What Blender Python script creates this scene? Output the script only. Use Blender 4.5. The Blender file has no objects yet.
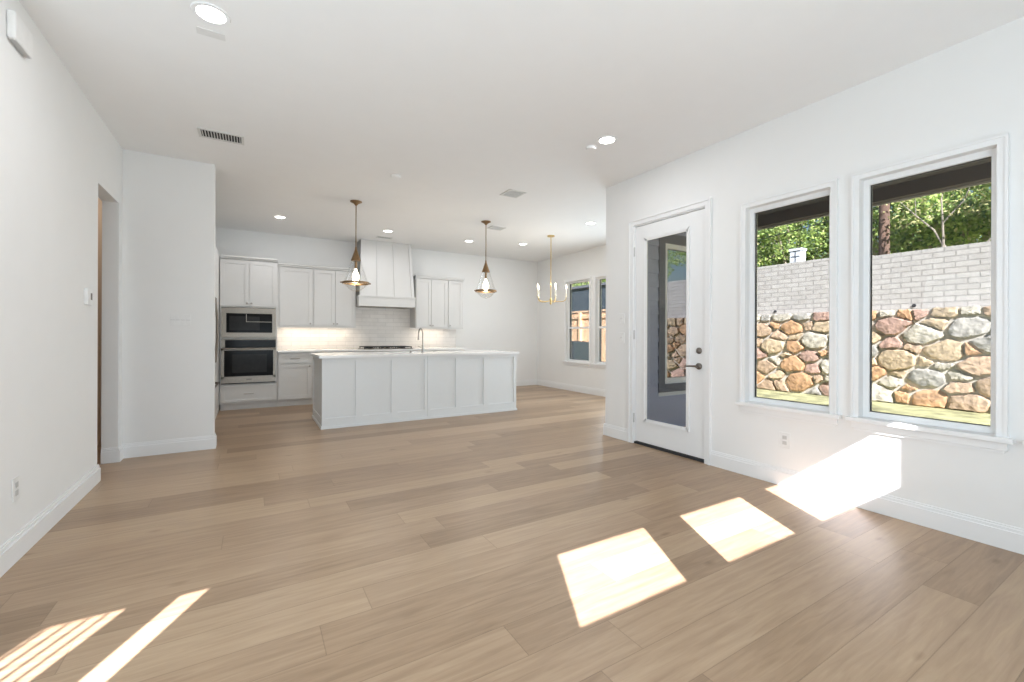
import bpy, bmesh, math, random
from mathutils import Vector, Matrix
random.seed(7)
sc = bpy.context.scene
C = sc.collection
PI = math.pi

# ---------------------------------------------------------------- camera
F_PX, YAW, ROLL, CY, CAM_H = 434.7, 0.5392, 0.0036, 335.2, 1.18
fw = Vector((math.sin(YAW), math.cos(YAW), 0))
r0 = Vector((math.cos(YAW), -math.sin(YAW), 0)); u0 = Vector((0, 0, 1))
rt = r0*math.cos(ROLL) + u0*math.sin(ROLL); up = -r0*math.sin(ROLL) + u0*math.cos(ROLL)
cd = bpy.data.cameras.new('camera'); cam = bpy.data.objects.new('camera', cd); C.objects.link(cam)
M = Matrix((rt, up, -fw)).transposed().to_4x4(); M.translation = (0, 0, CAM_H)
cam.matrix_world = M
cd.sensor_width = 36; cd.lens = F_PX*36/1024; cd.shift_y = -(341-CY)/1024; cd.clip_start = .05; cd.clip_end = 300
sc.camera = cam

# ---------------------------------------------------------------- world, sun, exposure
SUN = Vector((.53, 1, -.85)).normalized()
w = bpy.data.worlds.new('world'); sc.world = w; w.use_nodes = True
nt = w.node_tree; nt.nodes.clear()
sky = nt.nodes.new('ShaderNodeTexSky'); sky.sky_type = 'NISHITA'; sky.sun_disc = False
sky.sun_elevation = math.radians(37); sky.sun_rotation = math.atan2(-.53, -1)
sky.air_density = 1.2; sky.dust_density = .6
bg = nt.nodes.new('ShaderNodeBackground'); bg.inputs[1].default_value = .22
wo = nt.nodes.new('ShaderNodeOutputWorld')
nt.links.new(sky.outputs[0], bg.inputs[0]); nt.links.new(bg.outputs[0], wo.inputs[0])
sl = bpy.data.lights.new('sun', 'SUN'); sl.energy = 28; sl.angle = math.radians(.3); sl.color = (1, .945, 1)
so = bpy.data.objects.new('sun', sl); C.objects.link(so); so.rotation_euler = SUN.to_track_quat('-Z', 'Y').to_euler()
def area(name, loc, rot, sx, sy, power, col=(1, 1, 1), spread=PI):
    l = bpy.data.lights.new(name, 'AREA'); l.shape = 'RECTANGLE'; l.size = sx; l.size_y = sy
    l.energy = power; l.color = col; l.spread = spread
    o = bpy.data.objects.new(name, l); C.objects.link(o); o.location = loc; o.rotation_euler = rot
    return o
# added fill lights out of view, standing in for daylight in the rooms
area('fill_light_rear', (.75, -.88, 1.15), (PI/2+.5, 0, 0), 3.4, 1.7, 90, (.75, .885, 1))
area('fill_light_side', (-1.3, 1.2, 1.2), (0, -PI/2-.4, 0), 2.0, 2.6, 33, (.76, .90, 1))
area('fill_light_dining', (5.75, 5.15, 1.3), (0, PI/2, 0), 1.6, 1.9, 42, (.76, .90, 1))
area('hall_fill_light', (-1.8, 5.75, 2.9), (0, 0, 0), .3, .3, 5, (1, .9, .82))  # added fill to brighten the dark hall, no fixture modelled
sc.view_settings.view_transform = 'Standard'; sc.view_settings.look = 'None'
sc.view_settings.gamma = 1; sc.view_settings.use_curve_mapping = False
sc.view_settings.exposure = 0.2
sc.cycles.use_denoising = True
sc.cycles.max_bounces = 10; sc.cycles.diffuse_bounces = 6; sc.cycles.transparent_max_bounces = 16
sc.cycles.sample_clamp_indirect = 6

# ---------------------------------------------------------------- materials
def nodes(name):
    m = bpy.data.materials.new(name); m.use_nodes = True
    t = m.node_tree; b = t.nodes['Principled BSDF']; return m, t, b
def N(t, kind, **kw):
    n = t.nodes.new(kind)
    for k, v in kw.items(): setattr(n, k, v)
    return n
def mth(t, op, a, b=None, c=None):
    n = N(t, 'ShaderNodeMath', operation=op)
    for i, v in enumerate((a, b, c)):
        if v is None: continue
        if hasattr(v, 'links'): t.links.new(v, n.inputs[i])
        else: n.inputs[i].default_value = v
    return n.outputs[0]
def mat(name, col, rough=.5, metal=0, noise=.03, scale=20, bump=0, spec=None):
    m, t, b = nodes(name)
    tc = N(t, 'ShaderNodeTexCoord'); nz = N(t, 'ShaderNodeTexNoise'); nz.inputs['Scale'].default_value = scale
    nz.inputs['Detail'].default_value = 3
    t.links.new(tc.outputs['Object'], nz.inputs['Vector'])
    r = N(t, 'ShaderNodeValToRGB')
    r.color_ramp.elements[0].position = .3; r.color_ramp.elements[1].position = .7
    r.color_ramp.elements[0].color = (*[max(0, c*(1-noise)) for c in col], 1)
    r.color_ramp.elements[1].color = (*[min(1, c*(1+noise)) for c in col], 1)
    t.links.new(nz.outputs[0], r.inputs[0]); t.links.new(r.outputs[0], b.inputs['Base Color'])
    b.inputs['Roughness'].default_value = rough; b.inputs['Metallic'].default_value = metal
    if spec is not None: b.inputs['Specular IOR Level'].default_value = spec
    if bump:
        bp = N(t, 'ShaderNodeBump'); bp.inputs['Strength'].default_value = bump; bp.inputs['Distance'].default_value = .01 if name[:5] != 'stone' else .03
        t.links.new(nz.outputs[0], bp.inputs['Height']); t.links.new(bp.outputs[0], b.inputs['Normal'])
    return m
def emit(name, col, s):
    m, t, b = nodes(name); b.inputs['Base Color'].default_value = (*col, 1)
    b.inputs['Emission Color'].default_value = (*col, 1); b.inputs['Emission Strength'].default_value = s
    return m
def glass(name, tint, refl=.08, rough=0, edge=.8):
    m, t, b = nodes(name); t.nodes.remove(b)
    o = t.nodes['Material Output']
    tr = N(t, 'ShaderNodeBsdfTransparent'); tr.inputs[0].default_value = (*tint, 1)
    gl = N(t, 'ShaderNodeBsdfGlossy'); gl.inputs['Roughness'].default_value = rough
    fr = N(t, 'ShaderNodeLayerWeight'); fr.inputs[0].default_value = .2
    f = mth(t, 'MULTIPLY_ADD', fr.outputs['Fresnel'], edge, refl)
    f = mth(t, 'MINIMUM', f, .95)
    mx = N(t, 'ShaderNodeMixShader')
    t.links.new(f, mx.inputs[0]); t.links.new(tr.outputs[0], mx.inputs[1]); t.links.new(gl.outputs[0], mx.inputs[2])
    t.links.new(mx.outputs[0], o.inputs[0])
    return m
WALL = mat('wall_paint', (.81, .81, .80), .9, noise=.006, scale=6, spec=.1)
CEIL = mat('ceiling_paint', (.84, .84, .835), .95, noise=.006, scale=6, spec=.1)
TRIM = mat('trim_paint', (.82, .825, .825), .4, noise=.004, spec=.3)
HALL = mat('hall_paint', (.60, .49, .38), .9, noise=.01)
CAB = mat('cabinet_paint', (.65, .645, .63), .4, noise=.004, spec=.35)
ISL = mat('island_paint', (.76, .775, .775), .4, noise=.004, spec=.35)
QUARTZ = mat('quartz', (.86, .86, .85), .18, noise=.05, scale=3)
STEEL = mat('brushed_steel', (.27, .24, .205), .38, 1, noise=.08, scale=60)
NICKEL = mat('nickel', (.42, .4, .37), .3, 1)
BRONZE = mat('dark_nickel', (.17, .15, .13), .4, .8)
BRASS = mat('aged_brass', (.25, .16, .085), .35, 1)
GOLD = mat('pale_brass', (.66, .50, .24), .35, 1)
BLACK = mat('black_glass', (.008, .008, .008), .15, noise=.1, spec=.08)
GREYGL = mat('grey_oven_glass', (.026, .025, .024), .2, noise=.1, spec=.08)
IRON = mat('cast_iron', (.02, .02, .02), .5)
DARK = mat('dark_gap', (.03, .03, .032), .8)
VENTW = mat('vent_paint', (.66, .66, .64), .5)
VENTG = mat('vent_slat_shadow_grey', (.36, .36, .35), .6)
PLATE = mat('plate_plastic', (.80, .80, .79), .35, spec=.4)
PLATEG = mat('plate_slot_grey', (.55, .55, .54), .4)
BULB = emit('bulb_glow', (1, .88, .68), 7)
CANM = emit('can_light_lens', (1, .97, .9), 9)
STRIPM = emit('strip_light_lens', (1, .85, .65), 3)
CANDLE = mat('candle_tube', (.85, .8, .66), .5)
PGLASS = glass('pendant_glass', (.985, .985, .98), .02, 0, .28)
WGLASS = glass('window_glass', (.60, .62, .62), .01)
CGLASS = glass('clear_glass', (.97, .97, .97), .01)
DGLASS = glass('door_glass', (.74, .77, .80), .03)
EGLASS = glass('porch_window_glass', (.10, .11, .10), .34)
SIDING = mat('siding_paint', (.40, .425, .53), .8, noise=.05)
SIDTRIM = mat('siding_trim', (.16, .165, .19), .8)
SOFF = mat('soffit_paint', (.30, .29, .27), .8)
BEAM = mat('beam_paint', (.15, .13, .13), .75, noise=.03, scale=2)
DRIP = mat('drip_edge', (.62, .6, .56), .6)
PATIO = mat('concrete', (.32, .32, .33), .9, noise=.12, scale=5, bump=.1)
MORTAR = mat('mortar', (.52, .48, .41), .95, noise=.12, scale=14, bump=.6)
STONES = [mat('stone_'+n, c, .9, noise=.38, scale=11, bump=.9) for n, c in
          (('tan', (.42, .30, .20)), ('ochre', (.47, .28, .15)), ('cream', (.46, .42, .34)), ('grey', (.34, .32, .28)),
           ('rose', (.40, .26, .20)), ('sand', (.48, .37, .24)))]
def leafmat(name, col):
    m = mat(name, col, .6, noise=.35, scale=2); t = m.node_tree; b = t.nodes['Principled BSDF']
    cr = b.inputs['Base Color'].links[0].from_socket
    tl = N(t, 'ShaderNodeBsdfTranslucent'); t.links.new(cr, tl.inputs[0])
    mx = N(t, 'ShaderNodeMixShader'); mx.inputs[0].default_value = .42
    t.links.new(b.outputs[0], mx.inputs[1]); t.links.new(tl.outputs[0], mx.inputs[2]); t.links.new(mx.outputs[0], t.nodes['Material Output'].inputs[0])
    return m
LEAVES = [leafmat('leaf_'+n, c) for n, c in (('bright', (.50, .62, .18)), ('mid', (.33, .45, .13)), ('deep', (.15, .24, .09)), ('yellow', (.68, .64, .30)))]
BARK = mat('bark', (.52, .44, .35), .9, noise=.3, scale=12, bump=.5)
POLEW = mat('pole_wood', (.14, .085, .06), .9, noise=.3, scale=6, bump=.3)
FENCEM = mat('fence_wood', (.74, .48, .29), .8, noise=.2, scale=5)
SLATE = mat('slate_wall', (.05, .07, .09), .8, noise=.1)
ACM = mat('ac_metal', (.02, .035, .04), .6)
HOUSEW = mat('white_siding', (.66, .68, .7), .8)
ROOFM = mat('grey_roof', (.28, .28, .3), .9)
LAWN = None

def floor_mat():
    m, t, b = nodes('oak_floor')
    g = N(t, 'ShaderNodeNewGeometry'); s = N(t, 'ShaderNodeSeparateXYZ'); t.links.new(g.outputs['Position'], s.inputs[0])
    x, y = s.outputs[0], s.outputs[1]
    yr = mth(t, 'DIVIDE', mth(t, 'ADD', y, 10.06), .19); row = mth(t, 'FLOOR', yr); fy = mth(t, 'FRACT', yr)
    wn = N(t, 'ShaderNodeTexWhiteNoise', noise_dimensions='1D'); t.links.new(row, wn.inputs['W'])
    xr = mth(t, 'ADD', mth(t, 'DIVIDE', x, 1.75), mth(t, 'MULTIPLY', wn.outputs[0], 7.3)); col = mth(t, 'FLOOR', xr); fx = mth(t, 'FRACT', xr)
    cv = N(t, 'ShaderNodeCombineXYZ'); t.links.new(row, cv.inputs[0]); t.links.new(col, cv.inputs[1])
    w2 = N(t, 'ShaderNodeTexWhiteNoise', noise_dimensions='3D'); t.links.new(cv.outputs[0], w2.inputs['Vector'])
    pv = w2.outputs['Value']
    # grain stretched along the plank, shifted per plank
    gv = N(t, 'ShaderNodeCombineXYZ')
    t.links.new(mth(t, 'MULTIPLY_ADD', x, 1.3, mth(t, 'MULTIPLY', pv, 40)), gv.inputs[0])
    t.links.new(mth(t, 'MULTIPLY', y, 17), gv.inputs[1]); t.links.new(pv, gv.inputs[2])
    n1 = N(t, 'ShaderNodeTexNoise'); n1.inputs['Scale'].default_value = 2.2; n1.inputs['Detail'].default_value = 6; n1.inputs['Roughness'].default_value = .6
    n1.inputs['Distortion'].default_value = .6
    t.links.new(gv.outputs[0], n1.inputs['Vector'])
    gv2 = N(t, 'ShaderNodeCombineXYZ')
    t.links.new(mth(t, 'MULTIPLY_ADD', x, 2.2, mth(t, 'MULTIPLY', pv, 60)), gv2.inputs[0]); t.links.new(mth(t, 'MULTIPLY', y, 5), gv2.inputs[1])
    vo = N(t, 'ShaderNodeTexVoronoi'); vo.inputs['Scale'].default_value = .75; t.links.new(gv2.outputs[0], vo.inputs['Vector'])
    knot = mth(t, 'SUBTRACT', 1, mth(t, 'MINIMUM', mth(t, 'MULTIPLY', vo.outputs['Distance'], 11), 1))
    tone = mth(t, 'ADD', mth(t, 'MULTIPLY', mth(t, 'SUBTRACT', pv, .5), .52), mth(t, 'MULTIPLY', mth(t, 'SUBTRACT', n1.outputs[0], .5), 1.15))
    tone = mth(t, 'SUBTRACT', mth(t, 'ADD', tone, .5), mth(t, 'MULTIPLY', knot, .5))
    r = N(t, 'ShaderNodeValToRGB'); e = r.color_ramp.elements
    e[0].position = 0; e[0].color = (.212, .134, .077, 1); e[1].position = 1; e[1].color = (.485, .352, .228, 1)
    k = e.new(.5); k.color = (.368, .250, .157, 1)
    t.links.new(tone, r.inputs[0])
    # seams
    ey = mth(t, 'LESS_THAN', mth(t, 'MINIMUM', fy, mth(t, 'SUBTRACT', 1, fy)), .010)
    ex = mth(t, 'LESS_THAN', mth(t, 'MINIMUM', fx, mth(t, 'SUBTRACT', 1, fx)), .0011)
    seam = mth(t, 'MAXIMUM', ey, ex)
    mx = N(t, 'ShaderNodeMixRGB', blend_type='MULTIPLY'); t.links.new(mth(t, 'MULTIPLY', seam, .38), mx.inputs[0])
    t.links.new(r.outputs[0], mx.inputs[1]); mx.inputs[2].default_value = (.3, .24, .18, 1)
    t.links.new(mx.outputs[0], b.inputs['Base Color'])
    t.links.new(mth(t, 'MULTIPLY_ADD', n1.outputs[0], .18, .27), b.inputs['Roughness'])
    b.inputs['Specular IOR Level'].default_value = .6
    bp = N(t, 'ShaderNodeBump'); bp.inputs['Strength'].default_value = .25; bp.inputs['Distance'].default_value = .002
    t.links.new(mth(t, 'SUBTRACT', n1.outputs[0], seam), bp.inputs['Height']); t.links.new(bp.outputs[0], b.inputs['Normal'])
    return m
def brick_mat(name, c1, c2, mo, bw, bh, ax, bump=.5, rough=.8, mort=.01, rm=.5):
    m, t, b = nodes(name)
    g = N(t, 'ShaderNodeNewGeometry'); s = N(t, 'ShaderNodeSeparateXYZ'); t.links.new(g.outputs['Position'], s.inputs[0])
    cb = N(t, 'ShaderNodeCombineXYZ'); t.links.new(s.outputs[ax], cb.inputs[0]); t.links.new(s.outputs[2], cb.inputs[1])
    br = N(t, 'ShaderNodeTexBrick'); br.inputs['Scale'].default_value = 1
    br.inputs['Color1'].default_value = (*c1, 1); br.inputs['Color2'].default_value = (*c2, 1); br.inputs['Mortar'].default_value = (*mo, 1)
    br.inputs['Brick Width'].default_value = bw; br.inputs['Row Height'].default_value = bh; br.inputs['Mortar Size'].default_value = mort
    br.inputs['Mortar Smooth'].default_value = .2
    t.links.new(cb.outputs[0], br.inputs['Vector'])
    nz = N(t, 'ShaderNodeTexNoise'); nz.inputs['Scale'].default_value = 9; nz.inputs['Detail'].default_value = 5
    t.links.new(g.outputs['Position'], nz.inputs['Vector'])
    mx = N(t, 'ShaderNodeMixRGB', blend_type='MULTIPLY'); mx.inputs[0].default_value = .35
    t.links.new(br.outputs[0], mx.inputs[1]); t.links.new(nz.outputs[0], mx.inputs[2])
    hs = N(t, 'ShaderNodeMixRGB', blend_type='MULTIPLY'); hs.inputs[0].default_value = rm
    t.links.new(br.outputs[0], hs.inputs[1])
    rr = N(t, 'ShaderNodeValToRGB'); rr.color_ramp.elements[0].position = .3; rr.color_ramp.elements[0].color = (.7, .68, .66, 1)
    rr.color_ramp.elements[1].position = .62; rr.color_ramp.elements[1].color = (1, 1, 1, 1)
    t.links.new(nz.outputs[0], rr.inputs[0]); t.links.new(rr.outputs[0], hs.inputs[2])
    t.links.new(hs.outputs[0], b.inputs['Base Color']); b.inputs['Roughness'].default_value = rough
    bp = N(t, 'ShaderNodeBump'); bp.inputs['Strength'].default_value = bump; bp.inputs['Distance'].default_value = .02
    t.links.new(mth(t, 'SUBTRACT', mth(t, 'MULTIPLY', nz.outputs[0], .4), br.outputs['Fac']), bp.inputs['Height'])
    t.links.new(bp.outputs[0], b.inputs['Normal'])
    return m
FLOOR = floor_mat()
WBRICK = brick_mat('painted_brick', (.50, .475, .44), (.44, .415, .385), (.35, .33, .305), .30, .10, 1, .8, .8, .009, .4)
TILE = brick_mat('backsplash_tile', (.80, .77, .74), (.74, .71, .68), (.60, .58, .56), .30, .075, 0, .08, .25, .003, .2)
LAWN = mat('lawn_grass', (.34, .33, .17), .95, noise=.5, scale=4, bump=.6)

# ---------------------------------------------------------------- mesh helpers
def bx(bm, x0, x1, y0, y1, z0, z1, bev=0):
    vs = [bm.verts.new((x, y, z)) for x in (x0, x1) for y in (y0, y1) for z in (z0, z1)]
    fs = [(0, 1, 3, 2), (4, 6, 7, 5), (0, 4, 5, 1), (2, 3, 7, 6), (0, 2, 6, 4), (1, 5, 7, 3)]
    faces = [bm.faces.new([vs[i] for i in f]) for f in fs]
    if bev:
        es = {e for f in faces for e in f.edges}
        bmesh.ops.bevel(bm, geom=list(es), offset=bev, segments=2, affect='EDGES', profile=.5)
    return bm
def lathe(bm, cx, cy, prof, n=24, axis='z'):
    closed = prof[0] == prof[-1]
    rings = []
    for r, z in prof:
        ring = []
        for i in range(n):
            a = 2*PI*i/n; p = (r*math.cos(a), r*math.sin(a))
            if axis == 'z': co = (cx+p[0], cy+p[1], z)
            elif axis == 'x': co = (z, cx+p[0], cy+p[1])
            else: co = (cx+p[0], z, cy+p[1])
            ring.append(bm.verts.new(co))
        rings.append(ring)
    for a, b in zip(rings, rings[1:]):
        for i in range(n):
            bm.faces.new((a[i], a[(i+1) % n], b[(i+1) % n], b[i]))
    for ring in (() if closed else (rings[0], rings[-1])):
        bm.faces.new(ring)
    return bm
def tube(bm, pts, rad, n=8):
    pts = [Vector(p) for p in pts]; rads = rad if isinstance(rad, (list, tuple)) else [rad]*len(pts)
    rings = []; ref = Vector((0, 0, 1))
    for i, p in enumerate(pts):
        d = (pts[min(i+1, len(pts)-1)] - pts[max(i-1, 0)]).normalized()
        if i == 0:
            ref = Vector((0, 0, 1)) if abs(d.z) < .9 else Vector((1, 0, 0))
        a = d.cross(ref).normalized(); b = a.cross(d).normalized(); ref = b
        rings.append([bm.verts.new(p + (a*math.cos(2*PI*k/n) + b*math.sin(2*PI*k/n))*rads[i]) for k in range(n)])
    for a, b in zip(rings, rings[1:]):
        for i in range(n): bm.faces.new((a[i], a[(i+1) % n], b[(i+1) % n], b[i]))
    bm.faces.new(rings[0][::-1]); bm.faces.new(rings[-1])
    return bm
def nb(): return bmesh.new()
def obj(name, bm, m, parent=None, smooth=False):
    bmesh.ops.recalc_face_normals(bm, faces=bm.faces)
    me = bpy.data.meshes.new(name); bm.to_mesh(me); bm.free()
    for mm in (m if isinstance(m, list) else [m]): me.materials.append(mm)
    if smooth:
        for p in me.polygons: p.use_smooth = True
        try: me.set_sharp_from_angle(angle=math.radians(40))
        except Exception: pass
    o = bpy.data.objects.new(name, me); C.objects.link(o)
    if parent:
        o.parent = parent
        if WORLD.get(parent.name): o.matrix_parent_inverse = Matrix.Translation(-Vector(WORLD[parent.name]))
        WORLD[o.name] = WORLD.get(parent.name) and None
    return o
WORLD = {}
def thing(name, label, cat, loc=(0, 0, 0), group=None):
    """Empty at the base; its parts are then written in LOCAL coordinates relative to loc."""
    o = bpy.data.objects.new(name, None); C.objects.link(o); o.location = loc; o.empty_display_size = .1
    o['label'] = label; o['category'] = cat
    if group: o['group'] = group
    return o
def tag(o, label, cat, group=None, kind=None):
    if label: o['label'] = label
    if cat: o['category'] = cat
    if group: o['group'] = group
    if kind: o['kind'] = kind
    return o
def struct(name, bm, m, smooth=False):
    o = obj(name, bm, m, None, smooth); o['kind'] = 'structure'; return o
def structroot(name, loc):
    o = bpy.data.objects.new(name, None); C.objects.link(o); o.location = loc; o['kind'] = 'structure'; o.empty_display_size = .1; return o
def dup(root, loc, label=None, rotz=None):
    r = root.copy(); C.objects.link(r); r.location = loc
    if rotz is not None: r.rotation_euler = (0, 0, rotz)
    if label: r['label'] = label
    for ch in list(root.children):
        c = ch.copy(); C.objects.link(c); c.parent = r
        for g in ch.children:
            d = g.copy(); C.objects.link(d); d.parent = c
    return r
def wall(axis, p0, p1, a0, a1, z0, z1, holes):
    """box wall: thickness p0..p1 across `axis`, running a0..a1; holes (b0,b1,c0,c1)"""
    bm = nb()
    cuts = sorted({a0, a1, *[h[0] for h in holes], *[h[1] for h in holes]})
    for s, e in zip(cuts, cuts[1:]):
        hs = sorted([(h[2], h[3]) for h in holes if h[0] <= s+1e-6 and h[1] >= e-1e-6])
        z = z0; segs = []
        for c0, c1 in hs:
            if c0 > z: segs.append((z, c0))
            z = c1
        if z < z1: segs.append((z, z1))
        for q0, q1 in segs:
            if axis == 'x': bx(bm, p0, p1, s, e, q0, q1)
            else: bx(bm, s, e, p0, p1, q0, q1)
    bmesh.ops.remove_doubles(bm, verts=bm.verts, dist=1e-5)
    # drop the inner faces shared by neighbouring blocks
    seen = {}
    for f in bm.faces: seen.setdefault(tuple(sorted(v.index for v in f.verts)), []).append(f)
    bm.verts.index_update(); seen = {}
    for f in bm.faces: seen.setdefault(tuple(sorted(v.index for v in f.verts)), []).append(f)
    bad = [f for fs in seen.values() if len(fs) > 1 for f in fs]
    bmesh.ops.delete(bm, geom=bad, context='FACES')
    return bm

# ---------------------------------------------------------------- the room
XR, XC, YB, XL, YP, H = 3.61, 5.85, 8.60, -1.056, 5.43, 2.93
YE = 3.864   # corner where the right wall turns into the dining bay
bm = nb(); bx(bm, -3.4, 6.0, -1.15, 8.75, -.12, 0); struct('floor', bm, FLOOR)
bm = nb()
bx(bm, -3.4, XL-.15, -.43, 8.75, H, H+.2); bx(bm, XL-.15, XR+.15, -1.03, 8.75, H, H+.2); bx(bm, XR+.15, 6.0, YE-.15, 8.75, H, H+.2); struct('ceiling', bm, CEIL)
W1, W2, W3 = (1.52, 2.15, .62, 2.265), (.70, 1.345, .62, 2.265), (-.12, .525, .62, 2.265)
DOOR = (2.535, 3.42, 0, 2.385)
struct('wall_right', wall('x', XR, XR+.15, -1.15, YE, 0, H, [W1, W2, W3, DOOR]), [WALL])
PW = (4.44, 5.30, .573, 2.346)    # window of the dining bay that faces the porch
struct('wall_porch_side', wall('y', YE-.15, YE, XR+.15, XC+.15, 0, H, [PW]), WALL)
D1, D2 = (6.725, 7.48, .625, 2.33), (5.80, 6.54, .625, 2.33)
struct('wall_dining', wall('x', XC, XC+.15, YE, YB, 0, H, [D1, D2]), WALL)
struct('wall_kitchen', wall('y', YB, YB+.15, -1.2, XC+.15, 0, H, []), WALL)
T = [(-.125, .555), (.87, 1.555), (1.865, 2.49)]
TZ = (1.995, 2.468)
struct('wall_back', wall('y', -1.03, -1.0, XL-.15, XR, 0, H, [(a, b, *TZ) for a, b in T]), WALL)
struct('wall_left', wall('x', XL-.115, XL, 2.95, YP+.15, 0, H, [(4.672, 5.30, 0, 2.385)]), WALL)
struct('wall_partition', wall('y', YP, YP+.15, XL, -.335, 0, H, []), WALL)
struct('wall_fridge_side', wall('x', XL-.15, XL, YP+.15, YB, 0, H, []), WALL)
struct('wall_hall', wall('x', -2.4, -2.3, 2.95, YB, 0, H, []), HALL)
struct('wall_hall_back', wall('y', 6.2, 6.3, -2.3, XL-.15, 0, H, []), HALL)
struct('wall_stair', wall('x', -3.4, -3.25, -.55, 2.95, 0, H, []), WALL)
struct('wall_hall_end', wall('y', 2.80, 2.95, -3.25, XL-.15, 0, H, []), WALL)
struct('wall_study', wall('y', -.43, -.4, -3.25, XL-.15, 0, H, [(-1.797, -1.678, .9, 2.445), (-2.235, -1.972, .9, 2.445)]), WALL)
struct('wall_rear_jog', wall('x', XL-.15, XL, -1.0, -.4, 0, H, []), WALL)

# baseboards
BH, BT = .135, .018
def base_run(bm, ax, p, side, a0, a1):
    """board on plane `ax`=p, projecting to `side` (+1/-1), running a0..a1"""
    for t_, h0, h1 in ((BT, 0, BH-.03), (BT*.62, BH-.03, BH-.012), (BT*.35, BH-.012, BH)):
        q0, q1 = sorted((p, p+side*t_))
        if ax == 'x': bx(bm, q0, q1, a0, a1, h0, h1)
        else: bx(bm, a0, a1, q0, q1, h0, h1)
bm = nb(); base_run(bm, 'x', XL, 1, 2.95, 4.672+BT); base_run(bm, 'y', 4.672, 1, XL-.115, XL); struct('baseboard_left', bm, TRIM)
bm = nb(); base_run(bm, 'x', XL, 1, 5.30-BT, YP-BT); base_run(bm, 'y', 5.30, -1, XL-.115, XL)
base_run(bm, 'y', YP, -1, XL, -.335+BT); base_run(bm, 'x', -.335, 1, YP, YP+.15); struct('baseboard_partition', bm, TRIM)
bm = nb(); base_run(bm, 'x', XR, -1, -1.0, 2.48); base_run(bm, 'x', XR, -1, 3.475, YE+BT); base_run(bm, 'y', YE, 1, XR, XC)
struct('baseboard_right', bm, TRIM)
bm = nb(); base_run(bm, 'x', XC, -1, YE+BT, YB-BT); struct('baseboard_dining', bm, TRIM)
bm = nb(); base_run(bm, 'y', YB, -1, 3.80, XC-BT); struct('baseboard_kitchen', bm, TRIM)
bm = nb(); base_run(bm, 'y', -1.0, 1, XL, XR-BT); struct('baseboard_back', bm, TRIM)
bm = nb(); base_run(bm, 'x', -2.3, 1, 2.95, YB); struct('baseboard_hall', bm, TRIM)

# ---------------------------------------------------------------- windows (axis x walls)
def window(name, wx, y0, y1, z0, z1, hung=False, g=WGLASS):
    r = structroot(name, (wx, (y0+y1)/2, z0)); cy = (y0+y1)/2; hw = (y1-y0)/2; h = z1-z0
    c = nb(); k = .045                                      # casing boards on the wall face
    for a, b in ((-hw-k, -hw), (hw, hw+k)): bx(c, -.018, 0, a, b, .0, h+k); bx(c, -.026, -.018, a if a < 0 else b-.014, a+.014 if a < 0 else b, .0, h+k)
    bx(c, -.018, 0, -hw, hw, h, h+k); bx(c, -.026, -.018, -hw-k+.014, hw+k-.014, h+k-.014, h+k)
    obj('casing', c, TRIM, r)
    s = nb(); bx(s, -.05, .05, -hw-.07, hw+.07, -.028, .002, .004); obj('window_sill', s, TRIM, r)
    s = nb(); bx(s, -.02, 0, -hw-.045, hw+.045, -.075, -.028, .003); bx(s, -.012, 0, -hw-.03, hw+.03, -.09, -.075); obj('apron', s, TRIM, r)
    f = nb(); q = .034; X0, X1 = .05, .10
    for a, b in ((-hw, -hw+q), (hw-q, hw)): bx(f, X0, X1, a, b, .002, h)
    bx(f, X0, X1, -hw+q, hw-q, .002, .04); bx(f, X0, X1, -hw+q, hw-q, h-.038, h)
    if hung: bx(f, X0-.01, X1, -hw+q, hw-q, h*.42-.02, h*.42+.02)
    obj('window_frame', f, TRIM, r)
    kk = nb(); e = .004                                      # black glazing gasket
    for a, b in ((-hw+q, -hw+q+e), (hw-q-e, hw-q)): bx(kk, .068, .082, a, b, .04, h-.038)
    bx(kk, .068, .082, -hw+q, hw-q, .04, .04+e); bx(kk, .068, .082, -hw+q, hw-q, h-.038-e, h-.038)
    obj('gasket', kk, DARK, r)
    gl = nb(); bx(gl, .073, .077, -hw+q, hw-q, .04, h-.038); obj('pane', gl, g, r)
    return r
window('window_1', XR, *W1); window('window_2', XR, *W2); window('window_3', XR, *W3)
window('window_4', XC, *D1, hung=True); window('window_5', XC, *D2, hung=True)
# porch-facing window of the dining bay
r = structroot('window_6', ((PW[0]+PW[1])/2, YE-.15, PW[2])); hw = (PW[1]-PW[0])/2; h = PW[3]-PW[2]
f = nb()
for a, b in ((-hw, -hw+.06), (hw-.06, hw)): bx(f, a, b, -.01, .06, 0, h)
bx(f, -hw+.06, hw-.06, -.01, .06, 0, .07); bx(f, -hw+.06, hw-.06, -.01, .06, h-.06, h); obj('window_frame', f, TRIM, r)
g = nb(); bx(g, -hw+.06, hw-.06, .02, .026, .07, h-.06); obj('pane', g, EGLASS, r)
g = nb()
bx(g, -hw-.11, -hw, -.03, 0, -.1, h+.12); bx(g, hw, hw+.11, -.03, 0, -.1, h+.12); bx(g, -hw, hw, -.03, 0, h, h+.12); bx(g, -hw, hw, -.03, 0, -.1, 0); obj('outside_trim', g, SIDTRIM, r)
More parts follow.
